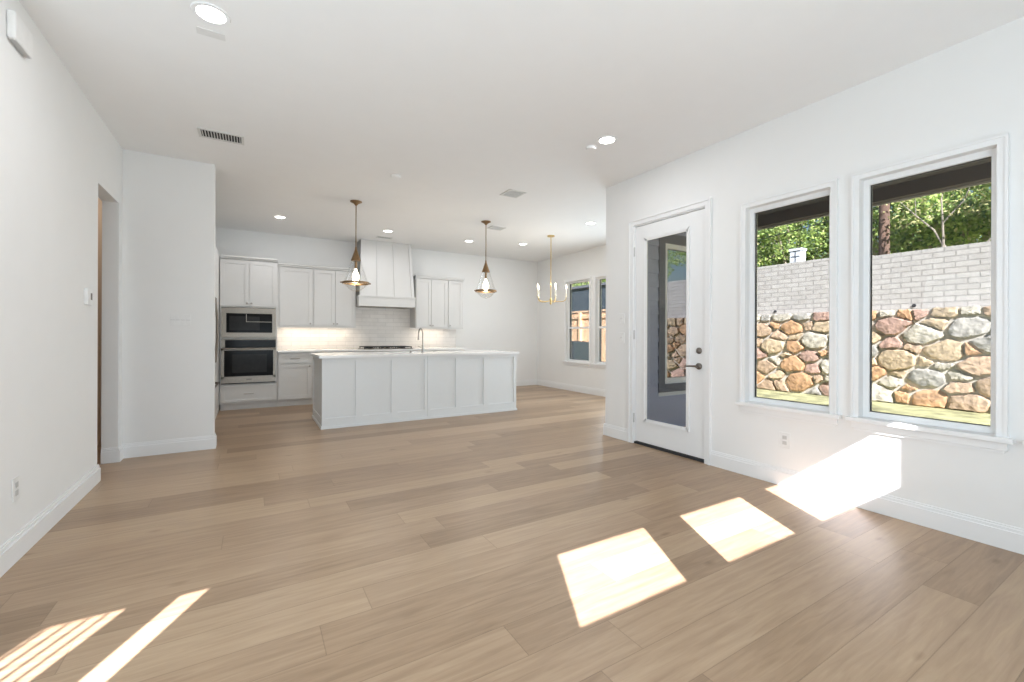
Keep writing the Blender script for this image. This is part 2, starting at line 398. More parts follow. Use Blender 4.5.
# transoms over the rear of the room: the sun comes in through them
for i, (a, b) in enumerate(T):
    r = structroot('window_%d' % (7+i), ((a+b)/2, -1.0, TZ[0])); hw = (b-a)/2; h = TZ[1]-TZ[0]
    f = nb(); k = .05
    for p, q in ((-hw-k, -hw), (hw, hw+k)): bx(f, p, q, 0, .018, -k, h+k)
    bx(f, -hw, hw, 0, .018, h, h+k); bx(f, -hw, hw, 0, .018, -k, 0); obj('casing', f, TRIM, r)
    g = nb(); bx(g, -hw, hw, -.02, -.015, 0, h); obj('pane', g, CGLASS, r)
for i, (a, b, bars) in enumerate(((-1.797, -1.678, 0), (-2.235, -1.972, 4))):
    r = structroot('window_%d' % (10+i), ((a+b)/2, -.4, .9)); hw = (b-a)/2
    g = nb(); bx(g, -hw, hw, -.025, -.02, 0, 1.52); obj('pane', g, CGLASS, r)
    if bars:
        g = nb()
        for kx in range(bars): bx(g, -hw+.01+.06*(kx+.25)-.006, -hw+.01+.06*(kx+.25)+.006, -.015, -.005, 0, 1.52)
        obj('window_bars', g, TRIM, r)

# ---------------------------------------------------------------- door
r = structroot('door_1', (XR, (DOOR[0]+DOOR[1])/2, 0)); hw = (DOOR[1]-DOOR[0])/2; dz = DOOR[3]
c = nb(); k = .06
for a, b, o1, o2 in ((-hw-k, -hw, -hw-k, -hw-k+.018), (hw, hw+k, hw+k-.018, hw+k)):
    bx(c, -.018, 0, a, b, 0, dz+k); bx(c, -.028, -.018, o1, o2, 0, dz+k)
bx(c, -.018, 0, -hw, hw, dz, dz+k); bx(c, -.028, -.018, -hw-k+.018, hw+k-.018, dz+k-.018, dz+k)
obj('casing', c, TRIM, r)
c = nb()
bx(c, .0, .15, -hw, -hw+.012, 0, dz); bx(c, .0, .15, hw-.012, hw, 0, dz); bx(c, .0, .15, -hw+.012, hw-.012, dz-.012, dz); obj('jamb', c, TRIM, r)
gy0, gy1, gz0, gz1 = -.258, .295, .262, 2.222
s = nb(); X0, X1 = .012, .056; a0, a1 = -hw+.015, hw-.015
bx(s, X0, X1, a0, gy0, .03, dz-.016); bx(s, X0, X1, gy1, a1, .03, dz-.016)
bx(s, X0, X1, gy0, gy1, .03, gz0); bx(s, X0, X1, gy0, gy1, gz1, dz-.016); slab = obj('door_slab', s, TRIM, r)
s = nb(); q = .035
for xx0, xx1, qq in ((.0, .012, q), (-.006, .0, q*.5)):
    bx(s, xx0, xx1, gy0-q*.2, gy0-q*.2+qq, gz0-q*.2, gz1+q*.2); bx(s, xx0, xx1, gy1+q*.2-qq, gy1+q*.2, gz0-q*.2, gz1+q*.2)
    bx(s, xx0, xx1, gy0, gy1, gz0-q*.2, gz0-q*.2+qq); bx(s, xx0, xx1, gy0, gy1, gz1+q*.2-qq, gz1+q*.2)
obj('glass_moulding', s, TRIM, r)
s = nb(); bx(s, .03, .036, gy0, gy1, gz0, gz1); obj('pane', s, DGLASS, r)
s = nb(); bx(s, -.005, .15, -hw+.012, hw-.012, 0, .022); o = obj('threshold', s, DARK, r); o['label'] = 'dark threshold under the door'
ky = 2.612-(DOOR[0]+DOOR[1])/2
s = nb(); lathe(s, ky, 1.04, [(.030, .012), (.030, .004), (.022, -.004), (.012, -.012), (.010, -.014)], 20, 'x'); obj('deadbolt', s, BRONZE, r, True)
s = nb(); lathe(s, ky, .893, [(.031, .012), (.031, .002), (.024, -.006), (.012, -.010), (.011, -.040), (.010, -.042)], 20, 'x')
tube(s, [(-.036, ky-.006, .893), (-.040, ky+.02, .894), (-.040, ky+.06, .893), (-.038, ky+.115, .889)], [.010, .009, .008, .006], 10); obj('door_handle', s, BRONZE, r, True)
for hz in (.28, 1.19, 2.10):
    s = nb(); lathe(s, -.003, 0, [(.008, hz-.05), (.008, hz+.05)], 10); bmesh.ops.translate(s, verts=s.verts, vec=(0, hw-.008, 0)); obj('hinge', s, PLATEG, r, True)

# ---------------------------------------------------------------- ceiling fixtures
def can(loc, label):
    t = thing('recessed_light', label, 'ceiling light', loc, 'recessed ceiling lights')
    b = nb(); lathe(b, 0, 0, [(.066, -.001), (.070, -.006), (.088, -.006), (.092, -.001), (.092, 0), (.066, 0), (.066, -.001)], 32); obj('trim_ring', b, TRIM, t, True)
    b = nb(); lathe(b, 0, 0, [(.066, -.0005), (.066, -.003), (.03, -.0045), (.002, -.005)], 32); obj('lens', b, CANM, t, True)
    return t
cans = [((-.197, 2.887), 'round recessed ceiling light nearest the camera, over the left side'),
        ((2.722, 2.905), 'round recessed ceiling light before the glass door, right of centre'),
        ((.354, 7.342), 'round recessed ceiling light above the ovens, leftmost over the kitchen'),
        ((1.964, 7.369), 'round recessed ceiling light just in front of the range hood'),
        ((3.461, 7.355), 'round recessed ceiling light just left of the right pendant rod'),
        ((4.457, 7.05), 'round recessed ceiling light between right pendant and chandelier'),
        ((4.52, 5.184), 'round recessed ceiling light at the room corner, right of the chandelier')]
can0 = None
for (x, y), lb in cans:
    if can0 is None: can0 = can((x, y, H), lb)
    else: dup(can0, (x, y, H), lb)
    l = bpy.data.lights.new('recessed_lamp', 'AREA'); l.shape = 'DISK'; l.size = .13; l.energy = 6.2; l.color = (.97, .97, 1)
    o = bpy.data.objects.new('recessed_lamp', l); C.objects.link(o); o.location = (x, y, H-.012)
def vent(loc, sx, sy, n, label, dark=True, along='y'):
    t = thing('ceiling_vent', label, 'vent', loc)
    f = nb(); m_ = .022
    bx(f, -sx/2, sx/2, -sy/2, -sy/2+m_, -.008, 0); bx(f, -sx/2, sx/2, sy/2-m_, sy/2, -.008, 0)
    bx(f, -sx/2, -sx/2+m_, -sy/2+m_, sy/2-m_, -.008, 0); bx(f, sx/2-m_, sx/2, -sy/2+m_, sy/2-m_, -.008, 0); obj('vent_frame', f, VENTW, t)
    b = nb(); bx(b, -sx/2+m_, sx/2-m_, -sy/2+m_, sy/2-m_, -.002, -.0005); obj('vent_throat', b, DARK if dark else VENTG, t)
    s = nb()
    for i in range(n):
        p = -sx/2+m_+(i+.5)*(sx-2*m_)/n if along == 'y' else -sy/2+m_+(i+.5)*(sy-2*m_)/n
        if along == 'y': bx(s, p-.003, p+.003, -sy/2+m_, sy/2-m_, -.007, -.002)
        else: bx(s, -sx/2+m_, sx/2-m_, p-.003, p+.003, -.007, -.002)
    obj('vent_slats', s, VENTW, t)
    return t
vent((-.235, 4.615, H), .34, .20, 14, 'long slotted ceiling vent above the left partition wall')
vent((2.762, 4.605, H), .24, .24, 9, 'square grey ceiling vent in the middle of the ceiling', False, 'x')
vent((2.04, 7.89, H), .27, .14, 2, 'narrow dark ceiling vent right above the range hood', True, 'x')
t = vent((3.42, 6.22, H), .26, .20, 7, 'pale ceiling vent beside the right pendant canopy', False, 'x')
def plate_round(loc, rad, label, name='smoke_detector'):
    b = nb(); lathe(b, 0, 0, [(rad, 0), (rad, -.012), (rad*.8, -.022), (rad*.2, -.024)], 28); o = obj(name, b, TRIM, None, True); o.location = loc
    tag(o, label, 'detector')
plate_round((1.357, 4.771, H), .055, 'small white round detector on the ceiling above the left pendant')
plate_round((2.70, 3.09, H), .05, 'small white round detector beside the right front ceiling light')
b = nb(); bx(b, -.07, .07, -.032, .032, -.004, 0, .001); o = obj('ceiling_speaker_plate', b, mat('grille_paint', (.72, .72, .71), .6)); o.location = (-.209, 3.075, H)
tag(o, 'small white rectangular plate behind the nearest ceiling light', 'plate')

# ---------------------------------------------------------------- wall plates
def plate(name, ax, loc, wdt, hgt, kind, label, cat, n=1, side=-1):
    t = thing(name, label, cat, loc)
    def B(b, a0, a1, z0, z1, d0, d1, bev=0):
        q0, q1 = sorted((side*d0, side*d1))
        if ax == 'x': bx(b, q0, q1, a0, a1, z0, z1, bev)
        else: bx(b, a0, a1, q0, q1, z0, z1, bev)
    b = nb(); B(b, -wdt/2, wdt/2, -hgt/2, hgt/2, 0, .006, .002); obj('cover_plate', b, PLATE, t)
    for i in range(n):
        c = -wdt/2+(i+.5)*wdt/n
        if kind == 'switch':
            b = nb(); B(b, c-.016, c+.016, -.033, .033, .006, .009, .001); obj('rocker', b, PLATE, t)
            b = nb(); B(b, c-.018, c+.018, -.002, .002, .009, .0095); obj('rocker_line', b, PLATEG, t)
        elif kind == 'outlet':
            for q in (-.021, .021):
                b = nb(); B(b, c-.016, c+.016, q-.014, q+.014, .006, .008, .001)
                s = obj('socket', b, PLATEG, t)
        else:
            b = nb(); B(b, c-.015, c+.02, -.02, .028, .02, .021); obj('display', b, BRONZE, t)
    return t
plate('light_switch', 'y', (-.612, YP, 1.32), .165, .115, 'switch', 'wide white switch plate of four rockers on the left partition wall', 'switch', 4)
plate('light_switch', 'x', (XR, 3.60, 1.372), .08, .12, 'switch', 'small white switch plate beside the glass door, upper of the two', 'switch', 1)
plate('light_switch', 'x', (XR, 3.60, 1.155), .08, .12, 'switch', 'small white switch plate beside the glass door, lower of the two', 'switch', 1)
plate('wall_outlet', 'x', (XR, 1.835, .361), .08, .12, 'outlet', 'white wall outlet under the window next to the glass door', 'outlet', 1)
plate('wall_outlet', 'x', (XL, 3.27, .37), .08, .12, 'outlet', 'white wall outlet low on the left wall', 'outlet', 1, 1)
t = thing('thermostat', 'small white thermostat on the left wall beside the doorway', 'thermostat', (XL, 4.40, 1.453))
b = nb(); bx(b, 0, .022, -.06, .05, -.06, .06, .004); obj('thermostat_body', b, PLATE, t)
b = nb(); bx(b, .022, .024, .005, .035, -.02, .03); obj('display', b, BRONZE, t)
t = thing('door_chime', 'off white louvred door chime box high on the left wall', 'chime', (XL, 3.26, 2.70))
b = nb(); bx(b, 0, .035, -.11, .10, -.04, .10, .01); obj('chime_cover', b, PLATE, t)
b = nb()
for i in range(4): bx(b, .006+i*.007, .009+i*.007, -.09, .08, -.0435, -.0402)
obj('chime_louvres', b, PLATEG, t)

YW = YB; YB = YW-.004
# ---------------------------------------------------------------- kitchen cabinets
def shaker(bm, x0, x1, yf, z0, z1, st=.055, th=.02, rec=.009):
    """door with its face at y=yf looking to -Y"""
    bx(bm, x0, x0+st, yf, yf+th, z0, z1); bx(bm, x1-st, x1, yf, yf+th, z0, z1)
    bx(bm, x0+st, x1-st, yf, yf+th, z0, z0+st); bx(bm, x0+st, x1-st, yf, yf+th, z1-st, z1)
    bx(bm, x0+st, x1-st, yf+rec, yf+th, z0+st, z1-st)
def knob(parent, x, yf, z):
    b = nb(); lathe(b, x, z, [(.006, yf), (.006, yf-.014), (.014, yf-.018), (.015, yf-.026), (.008, yf-.03)], 14, 'y'); obj('knob', b, NICKEL, parent, True)
def pull(parent, x, yf, z, wd=.13):
    b = nb(); tube(b, [(x-wd/2, yf, z), (x-wd/2, yf-.026, z), (x+wd/2, yf-.026, z), (x+wd/2, yf, z)], .0055, 8); obj('handle', b, NICKEL, parent, True)
def add_door(t, x0, x1, yf, z0, z1, kx=None, kz=None, m=CAB):
    b = nb(); shaker(b, x0, x1, yf, z0, z1); d = obj('door', b, m, t)
    if kx is not None: knob(d, kx, yf, kz)
    return d
def add_drawer(t, x0, x1, yf, z0, z1):
    b = nb(); shaker(b, x0, x1, yf, z0, z1, .035); d = obj('drawer', b, CAB, t); pull(d, (x0+x1)/2, yf, (z0+z1)/2); return d
YF = 7.98      # face of the tall and base cabinets
# oven tower
X0, X1 = -.425, .352
t = thing('oven_cabinet', 'tall white cabinet tower that holds the microwave and the oven', 'cabinet', (0, 0, 0))
b = nb(); yb0 = YF+.02
bx(b, X0, X1, yb0+.03, YB, .10, .405); bx(b, X0, X1, yb0, yb0+.03, .10, .405)
bx(b, X0, X0+.022, yb0, YB, .405, 1.60); bx(b, X1-.022, X1, yb0, YB, .405, 1.60); bx(b, X0+.022, X1-.022, YB-.02, YB, .405, 1.60)
bx(b, X0+.022, X1-.022, yb0, YB-.02, 1.108, 1.128); bx(b, X0, X1, yb0, YB, 1.60, 2.345)
obj('carcass', b, CAB, t)
b = nb(); bx(b, X0+.01, X1, YF+.07, YB, 0, .10); obj('toe_kick', b, CAB, t)
b = nb(); bx(b, X0, X1+.004, YF-.01, YB, 2.345, 2.37); bx(b, X0, X1+.004, YF-.035, YB, 2.37, 2.395); obj('crown', b, CAB, t)
mid = (X0+X1)/2
add_door(t, X0+.006, mid-.003, YF, 1.62, 2.33, mid-.03, 1.665); add_door(t, mid+.003, X1-.012, YF, 1.62, 2.33, mid+.03, 1.665)
add_drawer(t, X0+.03, X1-.03, YF, .125, .375)
# microwave
mw0, mw1 = X0+.026, X1-.026
t = thing('microwave', 'stainless steel built in microwave with dark window above the oven', 'microwave', (0, 0, 0))
b = nb(); bx(b, mw0, mw1, YF+.02, YB-.05, 1.135, 1.585); obj('microwave_body', b, DARK, t)
b = nb(); f0 = YF-.012
bx(b, mw0-.005, mw1+.005, f0, YF+.018, 1.13, 1.205); bx(b, mw0-.005, mw1+.005, f0, YF+.018, 1.505, 1.592)
bx(b, mw0-.005, mw0+.06, f0, YF+.018, 1.205, 1.505); bx(b, mw1-.045, mw1+.005, f0, YF+.018, 1.205, 1.505); obj('trim_kit', b, STEEL, t)
b = nb(); bx(b, mw0+.06, mw1-.045, f0+.008, YF+.018, 1.205, 1.505); d = obj('microwave_door', b, BLACK, t)
b = nb(); bx(b, mw0+.10, mw1-.22, f0+.004, f0+.008, 1.24, 1.46); obj('microwave_window', b, GREYGL, d)
b = nb(); bx(b, mw0+.32, mw1-.05, f0+.003, f0+.008, 1.372, 1.380); bx(b, mw0+.32, mw0+.328, f0+.003, f0+.008, 1.38, 1.495); obj('door_trim_line', b, STEEL, d)
# oven
t = thing('wall_oven', 'stainless steel wall oven with black glass door under the microwave', 'oven', (0, 0, 0))
b = nb(); bx(b, mw0, mw1, YF+.02, YB-.05, .41, 1.10); obj('oven_body', b, DARK, t)
b = nb(); bx(b, mw0-.005, mw1+.005, YF, YF+.018, .975, 1.102); obj('control_panel', b, BLACK, t)
b = nb(); bx(b, mw0-.005, mw0+.045, YF-.002, YF+.018, .975, 1.102); bx(b, mw0+.045, mw1+.005, YF-.002, YF+.0, 1.092, 1.102); obj('panel_trim', b, STEEL, t)
b = nb(); o0 = YF-.02
bx(b, mw0-.005, mw0+.035, o0, YF+.018, .50, .965); bx(b, mw1-.03, mw1+.005, o0, YF+.018, .50, .965); bx(b, mw0-.005, mw1+.005, o0, YF+.018, .425, .525)
bx(b, mw0-.005, mw1+.005, o0, YF+.018, .93, .968); d = obj('oven_door', b, STEEL, t)
b = nb(); bx(b, mw0+.035, mw1-.03, o0+.006, YF+.016, .525, .93); obj('oven_glass', b, BLACK, d)
b = nb(); bx(b, mw0+.14, mw1-.12, o0+.003, o0+.006, .58, .87); obj('oven_window', b, GREYGL, d)
b = nb(); tube(b, [(mw0+.02, o0, .955), (mw0+.02, o0-.05, .955), (mw1-.02, o0-.05, .955), (mw1-.02, o0, .955)], .012, 10); obj('oven_handle', b, STEEL, d, True)
b = nb(); bx(b, (mw0+mw1)/2-.035, (mw0+mw1)/2+.035, o0-.001, o0, .465, .485); obj('badge', b, BRONZE, d)
b = nb(); bx(b, mw0-.005, mw1+.005, YF-.005, YF+.018, .408, .425); obj('vent_slot', b, DARK, t)
# refrigerator, behind the partition, facing the kitchen
t = thing('refrigerator', 'stainless steel refrigerator with long curved handle behind the partition wall', 'refrigerator', (0, 0, 0))
b = nb(); bx(b, XL+.03, -.475, 5.98, 6.88, .03, 1.80, .006); obj('refrigerator_body', b, mat('fridge_side', (.25, .25, .25), .5), t)
for ya, yb_, hy in ((5.985, 6.427, 6.39), (6.433, 6.875, 6.47)):
    b = nb(); bx(b, -.475, -.425, ya, yb_, .62, 1.79, .006); d = obj('refrigerator_door', b, STEEL, t)
    b = nb(); tube(b, [(-.425, hy, .80), (-.385, hy, .84), (-.365, hy, 1.1), (-.365, hy, 1.35), (-.385, hy, 1.62), (-.425, hy, 1.66)], .011, 8); obj('handle', b, STEEL, d, True)
b = nb(); bx(b, -.475, -.425, 5.985, 6.875, .06, .61, .006); d = obj('freezer_drawer', b, STEEL, t)
b = nb(); tube(b, [(-.425, 6.05, .55), (-.375, 6.08, .55), (-.375, 6.78, .55), (-.425, 6.81, .55)], .011, 8); obj('handle', b, STEEL, d, True)
t = thing('fridge_cabinet', 'white cabinet surround over and beside the refrigerator', 'cabinet', (0, 0, 0))
b = nb(); bx(b, XL+.004, -.432, 6.92, YB-.004, 0, 2.36); bx(b, XL+.004, -.45, 5.93, 6.92, 1.86, 2.36); bx(b, XL+.004, -.43, 5.90, 5.93, 0, 2.36); obj('carcass', b, CAB, t)
b = nb(); bx(b, XL+.004, -.43, 5.90, YB-.004, 2.36, 2.395); obj('crown', b, CAB, t)

# base cabinets
def base_cab(x0, x1, label, ndoor=1, drawers=1, kside='r'):
    t = thing('base_cabinet', label, 'cabinet', (0, 0, 0))
    b = nb(); bx(b, x0, x1, YF+.02, YB, .10, .885); obj('carcass', b, CAB, t)
    b = nb(); bx(b, x0, x1, YF+.07, YB, 0, .10); obj('toe_kick', b, CAB, t)
    wd = (x1-x0-.04)/ndoor
    for i in range(ndoor):
        a = x0+.02+i*wd; c = a+wd
        add_drawer(t, a+.003, c-.003, YF, .705, .865)
        if drawers == 3:
            add_drawer(t, a+.003, c-.003, YF, .41, .69); add_drawer(t, a+.003, c-.003, YF, .12, .395)
        else:
            kx = c-.03 if (ndoor == 1 and kside == 'r') or (ndoor == 2 and i == 0) else a+.03
            add_door(t, a+.003, c-.003, YF, .12, .69, kx, .655)
BX = [.356, .88, 1.58, 2.58, 3.12, 3.68]
base_cab(BX[0], BX[1], 'white base cabinet next to the oven tower, with one drawer and one door')
base_cab(BX[1], BX[2], 'white base cabinet behind the island, left of the cooktop', 2)
base_cab(BX[2], BX[3], 'white drawer base cabinet directly under the gas cooktop', 2, 3)
base_cab(BX[3], BX[4], 'white base cabinet behind the island, right of the cooktop')
base_cab(BX[4], BX[5], 'white base cabinet at the right end of the back counter')
b = nb(); bx(b, .356, 3.71, YF-.025, YB, .885, .915, .003); tag(obj('countertop', b, QUARTZ), 'white stone countertop running along the back wall of the kitchen', 'countertop')
b = nb(); bx(b, .356, 3.74, YB-.012, YB, .915, 1.304); bx(b, 1.64, 2.742, YB-.012, YB, 1.304, 1.698)
tag(obj('backsplash', b, TILE), 'pale glazed tile backsplash between counter and wall cabinets', 'backsplash')
# wall cabinets
YU = 8.27
def wall_cab(x0, x1, z0, z1, doors, knobs, label, crown_r=0):
    t = thing('upper_cabinet', label, 'cabinet', (0, 0, 0))
    b = nb(); bx(b, x0, x1, YU+.02, YB, z0, z1); bx(b, x0, x1, YU+.004, YU+.02, z0-.02, z0); obj('carcass', b, CAB, t)
    for (a, c), k in zip(doors, knobs): add_door(t, a+.004, c-.004, YU, z0+.008, z1-.02, k, z0+.045)
    b = nb(); bx(b, x0, x1+crown_r, YU-.01, YB, z1, z1+.025); bx(b, x0, x1+crown_r*2, YU-.03, YB, z1+.025, z1+.05); obj('crown', b, CAB, t)
wall_cab(.358, .915, 1.325, 2.33, [(.40, .905)], [.87], 'white wall cabinet with one wide door next to the oven tower')
wall_cab(.915, 1.63, 1.325, 2.33, [(.925, 1.275), (1.275, 1.62)], [1.245, 1.305], 'white two door wall cabinet just left of the range hood')
wall_cab(2.745, 3.425, 1.325, 2.30, [(2.755, 3.07), (3.07, 3.415)], [3.04, 3.10], 'white two door wall cabinet just right of the range hood')
wall_cab(3.425, 3.765, 1.325, 2.30, [(3.435, 3.755)], [3.47], 'narrow white wall cabinet at the right end of the row', .012)
for i, (a, c, lb) in enumerate(((.45, .88, 'slim warm light bar under the wide wall cabinet beside the ovens'), (.97, 1.58, 'slim warm light bar under the wall cabinet left of the hood'), (2.85, 3.37, 'slim warm light bar under the wall cabinet right of the hood'))):
    b = nb(); bx(b, a, c, 8.40, 8.43, 1.312, 1.3245); o = obj('cabinet_light', b, STRIPM); tag(o, lb, 'light')
    area('cabinet_lamp', ((a+c)/2, 8.415, 1.308), (0, 0, 0), c-a, .03, 1.1, (1, .84, .66))
# range hood
t = thing('range_hood', 'white panelled range hood that tapers up to the ceiling', 'range hood', (0, 0, 0))
hx0, hx1, hy = 1.645, 2.675, 8.08
b = nb(); bx(b, hx0, hx1, hy, YB, 1.71, 1.865); bx(b, hx0-.012, hx1+.012, hy-.012, YB, 1.865, 1.89); bx(b, hx0-.008, hx1+.008, hy-.008, YB, 1.70, 1.715); obj('hood_skirt', b, CAB, t)
b = nb(); bx(b, hx0+.06, hx1-.06, hy+.05, YB-.06, 1.695, 1.70); obj('hood_insert', b, STEEL, t)
def taper(b, fx0, fx1, off=0.):
    """front slab between fractions of the width following the taper"""
    zt, zb = H, 1.89; tx0, tx1, ty = hx0+.06, hx1-.04, hy+.16
    vs = []
    for z, a0, a1, y in ((zb, hx0+.012, hx1-.012, hy+.012), (zt, tx0, tx1, ty)):
        xa = a0+(a1-a0)*fx0; xb = a0+(a1-a0)*fx1
        vs += [b.verts.new((xa, y-off, z)), b.verts.new((xb, y-off, z)), b.verts.new((xb, YB, z)), b.verts.new((xa, YB, z))]
    for f in ((0, 1, 5, 4), (1, 2, 6, 5), (2, 3, 7, 6), (3, 0, 4, 7), (3, 2, 1, 0), (4, 5, 6, 7)): b.faces.new([vs[i] for i in f])
b = nb(); taper(b, 0, 1); obj('hood_body', b, CAB, t)
b = nb()
for a, c in ((0, .055), (.30, .355), (.62, .675), (.945, 1)): taper(b, a, c, .012)
obj('hood_battens', b, CAB, t)
# cooktop
t = thing('gas_cooktop', 'black gas cooktop with cast iron grates on the back counter', 'cooktop', (2.16, 8.23, .915))
b = nb(); bx(b, -.45, .45, -.25, .25, 0, .012, .003); obj('cooktop_plate', b, STEEL, t)
for gx in (-.295, 0, .295):
    b = nb()
    for q in (-.13, 0, .13): bx(b, gx+q-.007, gx+q+.007, -.22, .22, .036, .05)
    for q in (-.21, -.07, .07, .21): bx(b, gx-.138, gx+.138, q-.007, q+.007, .036, .05)
    for q in (-.13, .13):
        for p in (-.2, .2): bx(b, gx+q-.008, gx+q+.008, p-.008, p+.008, .012, .037)
    obj('grate', b, IRON, t)
    for p in (-.11, .11):
        b = nb(); lathe(b, gx, p, [(.05, .012), (.05, .02), (.035, .028), (.035, .034), (.01, .035)], 18); obj('burner', b, IRON, t, True)
for i in range(5):
    b = nb(); lathe(b, -.16+i*.08, -.236, [(.0, .0)] and [(.014, .012), (.014, .03), (.011, .034)], 14); obj('knob', b, STEEL, t, True)

YB = YW
# ---------------------------------------------------------------- island
IX0, IX1, IY0, IY1 = .748, 3.578, 5.845, 6.78
t = thing('kitchen_island', 'long white kitchen island with framed panels on its front', 'kitchen island', (0, 0, 0))
b = nb(); bx(b, IX0+.02, IX1-.02, IY0+.02, IY1-.02, 0, .885); obj('island_body', b, ISL, t)
cuts = [.748, 1.195, 1.655, 2.12, 2.59, 3.045, 3.578]
for a, c in zip(cuts, cuts[1:]):
    b = nb(); shaker(b, a, c-.003 if c == cuts[3] else c, IY0, .0, .885, .045, .02, .016); bx(b, a+.045, c-.045, IY0+.001, IY0+.016, .045, .13); obj('front_panel', b, ISL, t)
def side_panel(x, s):
    b = nb(); q0, q1 = sorted((x, x-s*.02)); r0_, r1_ = sorted((x-s*.010, x-s*.02))
    bx(b, q0, q1, IY0+.02, IY0+.075, 0, .885); bx(b, q0, q1, IY1-.055, IY1, 0, .885); bx(b, q0, q1, IY0+.075, IY1-.055, 0, .13); bx(b, q0, q1, IY0+.075, IY1-.055, .83, .885)
    bx(b, r0_, r1_, IY0+.075, IY1-.055, .13, .83); obj('side_panel', b, ISL, t)
side_panel(IX0, -1); side_panel(IX1, 1)
b = nb(); bx(b, IX0-.012, IX0, IY0-.012, IY1, 0, .035); bx(b, IX0, IX1, IY0-.012, IY0, 0, .03); bx(b, IX1, IX1+.012, IY0-.012, IY1, 0, .03); obj('base_moulding', b, ISL, t)
n = 5; wd = (IX1-IX0-.06)/n
for i in range(n):
    a = IX0+.03+i*wd; b = nb(); bx(b, a+.003, a+wd-.003, IY1-.02, IY1, .11, .86); bx(b, a+.06, a+wd-.06, IY1, IY1+.004, .17, .80); d = obj('door', b, ISL, t)
    b = nb(); tube(b, [(a+wd/2-.06, IY1, .83), (a+wd/2-.06, IY1+.03, .83), (a+wd/2+.06, IY1+.03, .83), (a+wd/2+.06, IY1, .83)], .0055, 8); obj('handle', b, NICKEL, d, True)
# worktop with a sink cut-out
SX0, SX1, SY0, SY1 = 1.72, 2.52, 6.30, 6.70
b = nb(); tx0, tx1, ty0, ty1 = IX0-.035, IX1+.035, IY0-.035, IY1+.03
cutx = [tx0, SX0, SX1, tx1]
bx(b, tx0, SX0, ty0, ty1, .885, .917); bx(b, SX1, tx1, ty0, ty1, .885, .917); bx(b, SX0, SX1, ty0, SY0, .885, .917); bx(b, SX0, SX1, SY1, ty1, .885, .917)
tag(obj('island_countertop', b, QUARTZ), 'white stone countertop slab lying on the kitchen island', 'countertop')
t = thing('faucet', 'tall arched metal kitchen faucet standing on the island', 'faucet', (2.185, 6.235, .917))
b = nb(); lathe(b, 0, 0, [(.027, 0), (.027, .008), (.020, .012), (.018, .11), (.014, .12), (.002, .121)], 18); obj('faucet_base', b, NICKEL, t, True)
pts = [(0, 0, .10), (0, 0, .265)]
for i in range(1, 11):
    a = PI*i/10; pts.append((0, .095*(1-math.cos(a)), .265+.095*math.sin(a)))
pts.append((0, .192, .23)); pts.append((0, .193, .185))
b = nb(); tube(b, pts, [.012]*12+[.014, .016], 12); obj('spout', b, NICKEL, t, True)
b = nb(); tube(b, [(0, 0, .075), (-.03, -.01, .08), (-.075, -.02, .095)], [.010, .009, .006], 10); obj('faucet_handle', b, NICKEL, t, True)
t = thing('kitchen_sink', 'undermount steel sink set in the island worktop', 'sink', ((SX0+SX1)/2, (SY0+SY1)/2, .70))
b = nb(); hx_, hy_ = (SX1-SX0)/2, (SY1-SY0)/2
bx(b, -hx_, hx_, -hy_, hy_, -.0, .004); bx(b, -hx_, -hx_+.004, -hy_, hy_, .004, .184); bx(b, hx_-.004, hx_, -hy_, hy_, .004, .184); bx(b, -hx_+.004, hx_-.004, -hy_, -hy_+.004, .004, .184); bx(b, -hx_+.004, hx_-.004, hy_-.004, hy_, .004, .184)
obj('sink_bowl', b, STEEL, t)
b = nb(); lathe(b, 0, 0, [(.045, .004), (.045, .007), (.02, .008), (.018, .005)], 20); obj('drain', b, NICKEL, t, True)
b = nb(); lathe(b, 0, 0, [(.022, 0), (.022, .006), (.017, .03), (.006, .034), (.002, .034)], 16); o = obj('soap_dispenser', b, NICKEL, None, True); o.location = (2.0, 6.22, .917)
tag(o, 'small metal button beside the island faucet', 'fitting')

# ---------------------------------------------------------------- pendants
def pendant(loc, label):
    t = thing('pendant_light', label, 'pendant light', loc, 'pendants over the island')
    # local z measured from the ceiling (0) downwards
    b = nb(); lathe(b, 0, 0, [(.075, 0), (.075, -.008), (.03, -.03), (.014, -.05), (.010, -.055)], 24); obj('canopy', b, BRASS, t, True)
    b = nb(); tube(b, [(0, 0, -.05), (0, 0, -.64)], .0065, 10); obj('rod', b, BRASS, t, True)
    b = nb(); lathe(b, 0, 0, [(.010, -.60), (.014, -.635), (.062, -.775), (.062, -.782), (.02, -.784)], 24); obj('shade_cap', b, BRASS, t, True)
    b = nb(); lathe(b, 0, 0, [(.058, -.78), (.155, -1.06), (.155, -1.082), (.085, -1.155), (.02, -1.185)], 32); obj('glass_shade', b, PGLASS, t, True)
    b = nb(); lathe(b, 0, 0, [(.156, -1.058), (.168, -1.058), (.168, -1.084), (.156, -1.084), (.156, -1.058)], 32); obj('brass_ring', b, BRASS, t, True)
    for s in (-1, 1):
        b = nb(); lathe(b, 0, -1.071, [(.009, .168*s), (.009, .19*s), (.004, .195*s)], 10, 'x'); obj('ring_knob', b, BRASS, t, True)
    b = nb(); lathe(b, 0, 0, [(.016, -.784), (.016, -.88), (.012, -.885)], 14); obj('socket', b, BRASS, t, True)
    b = nb(); lathe(b, 0, 0, [(.012, -.885), (.020, -.915), (.040, -.96), (.046, -1.0), (.036, -1.035), (.012, -1.052)], 18); obj('bulb', b, BULB, t, True)
    return t
p0 = pendant((1.17, 5.96, H), 'brass and clear glass pendant hanging nearer the ovens, over the left half of the island')
dup(p0, (3.092, 5.96, H), 'brass and clear glass pendant hanging over the right half of the island')
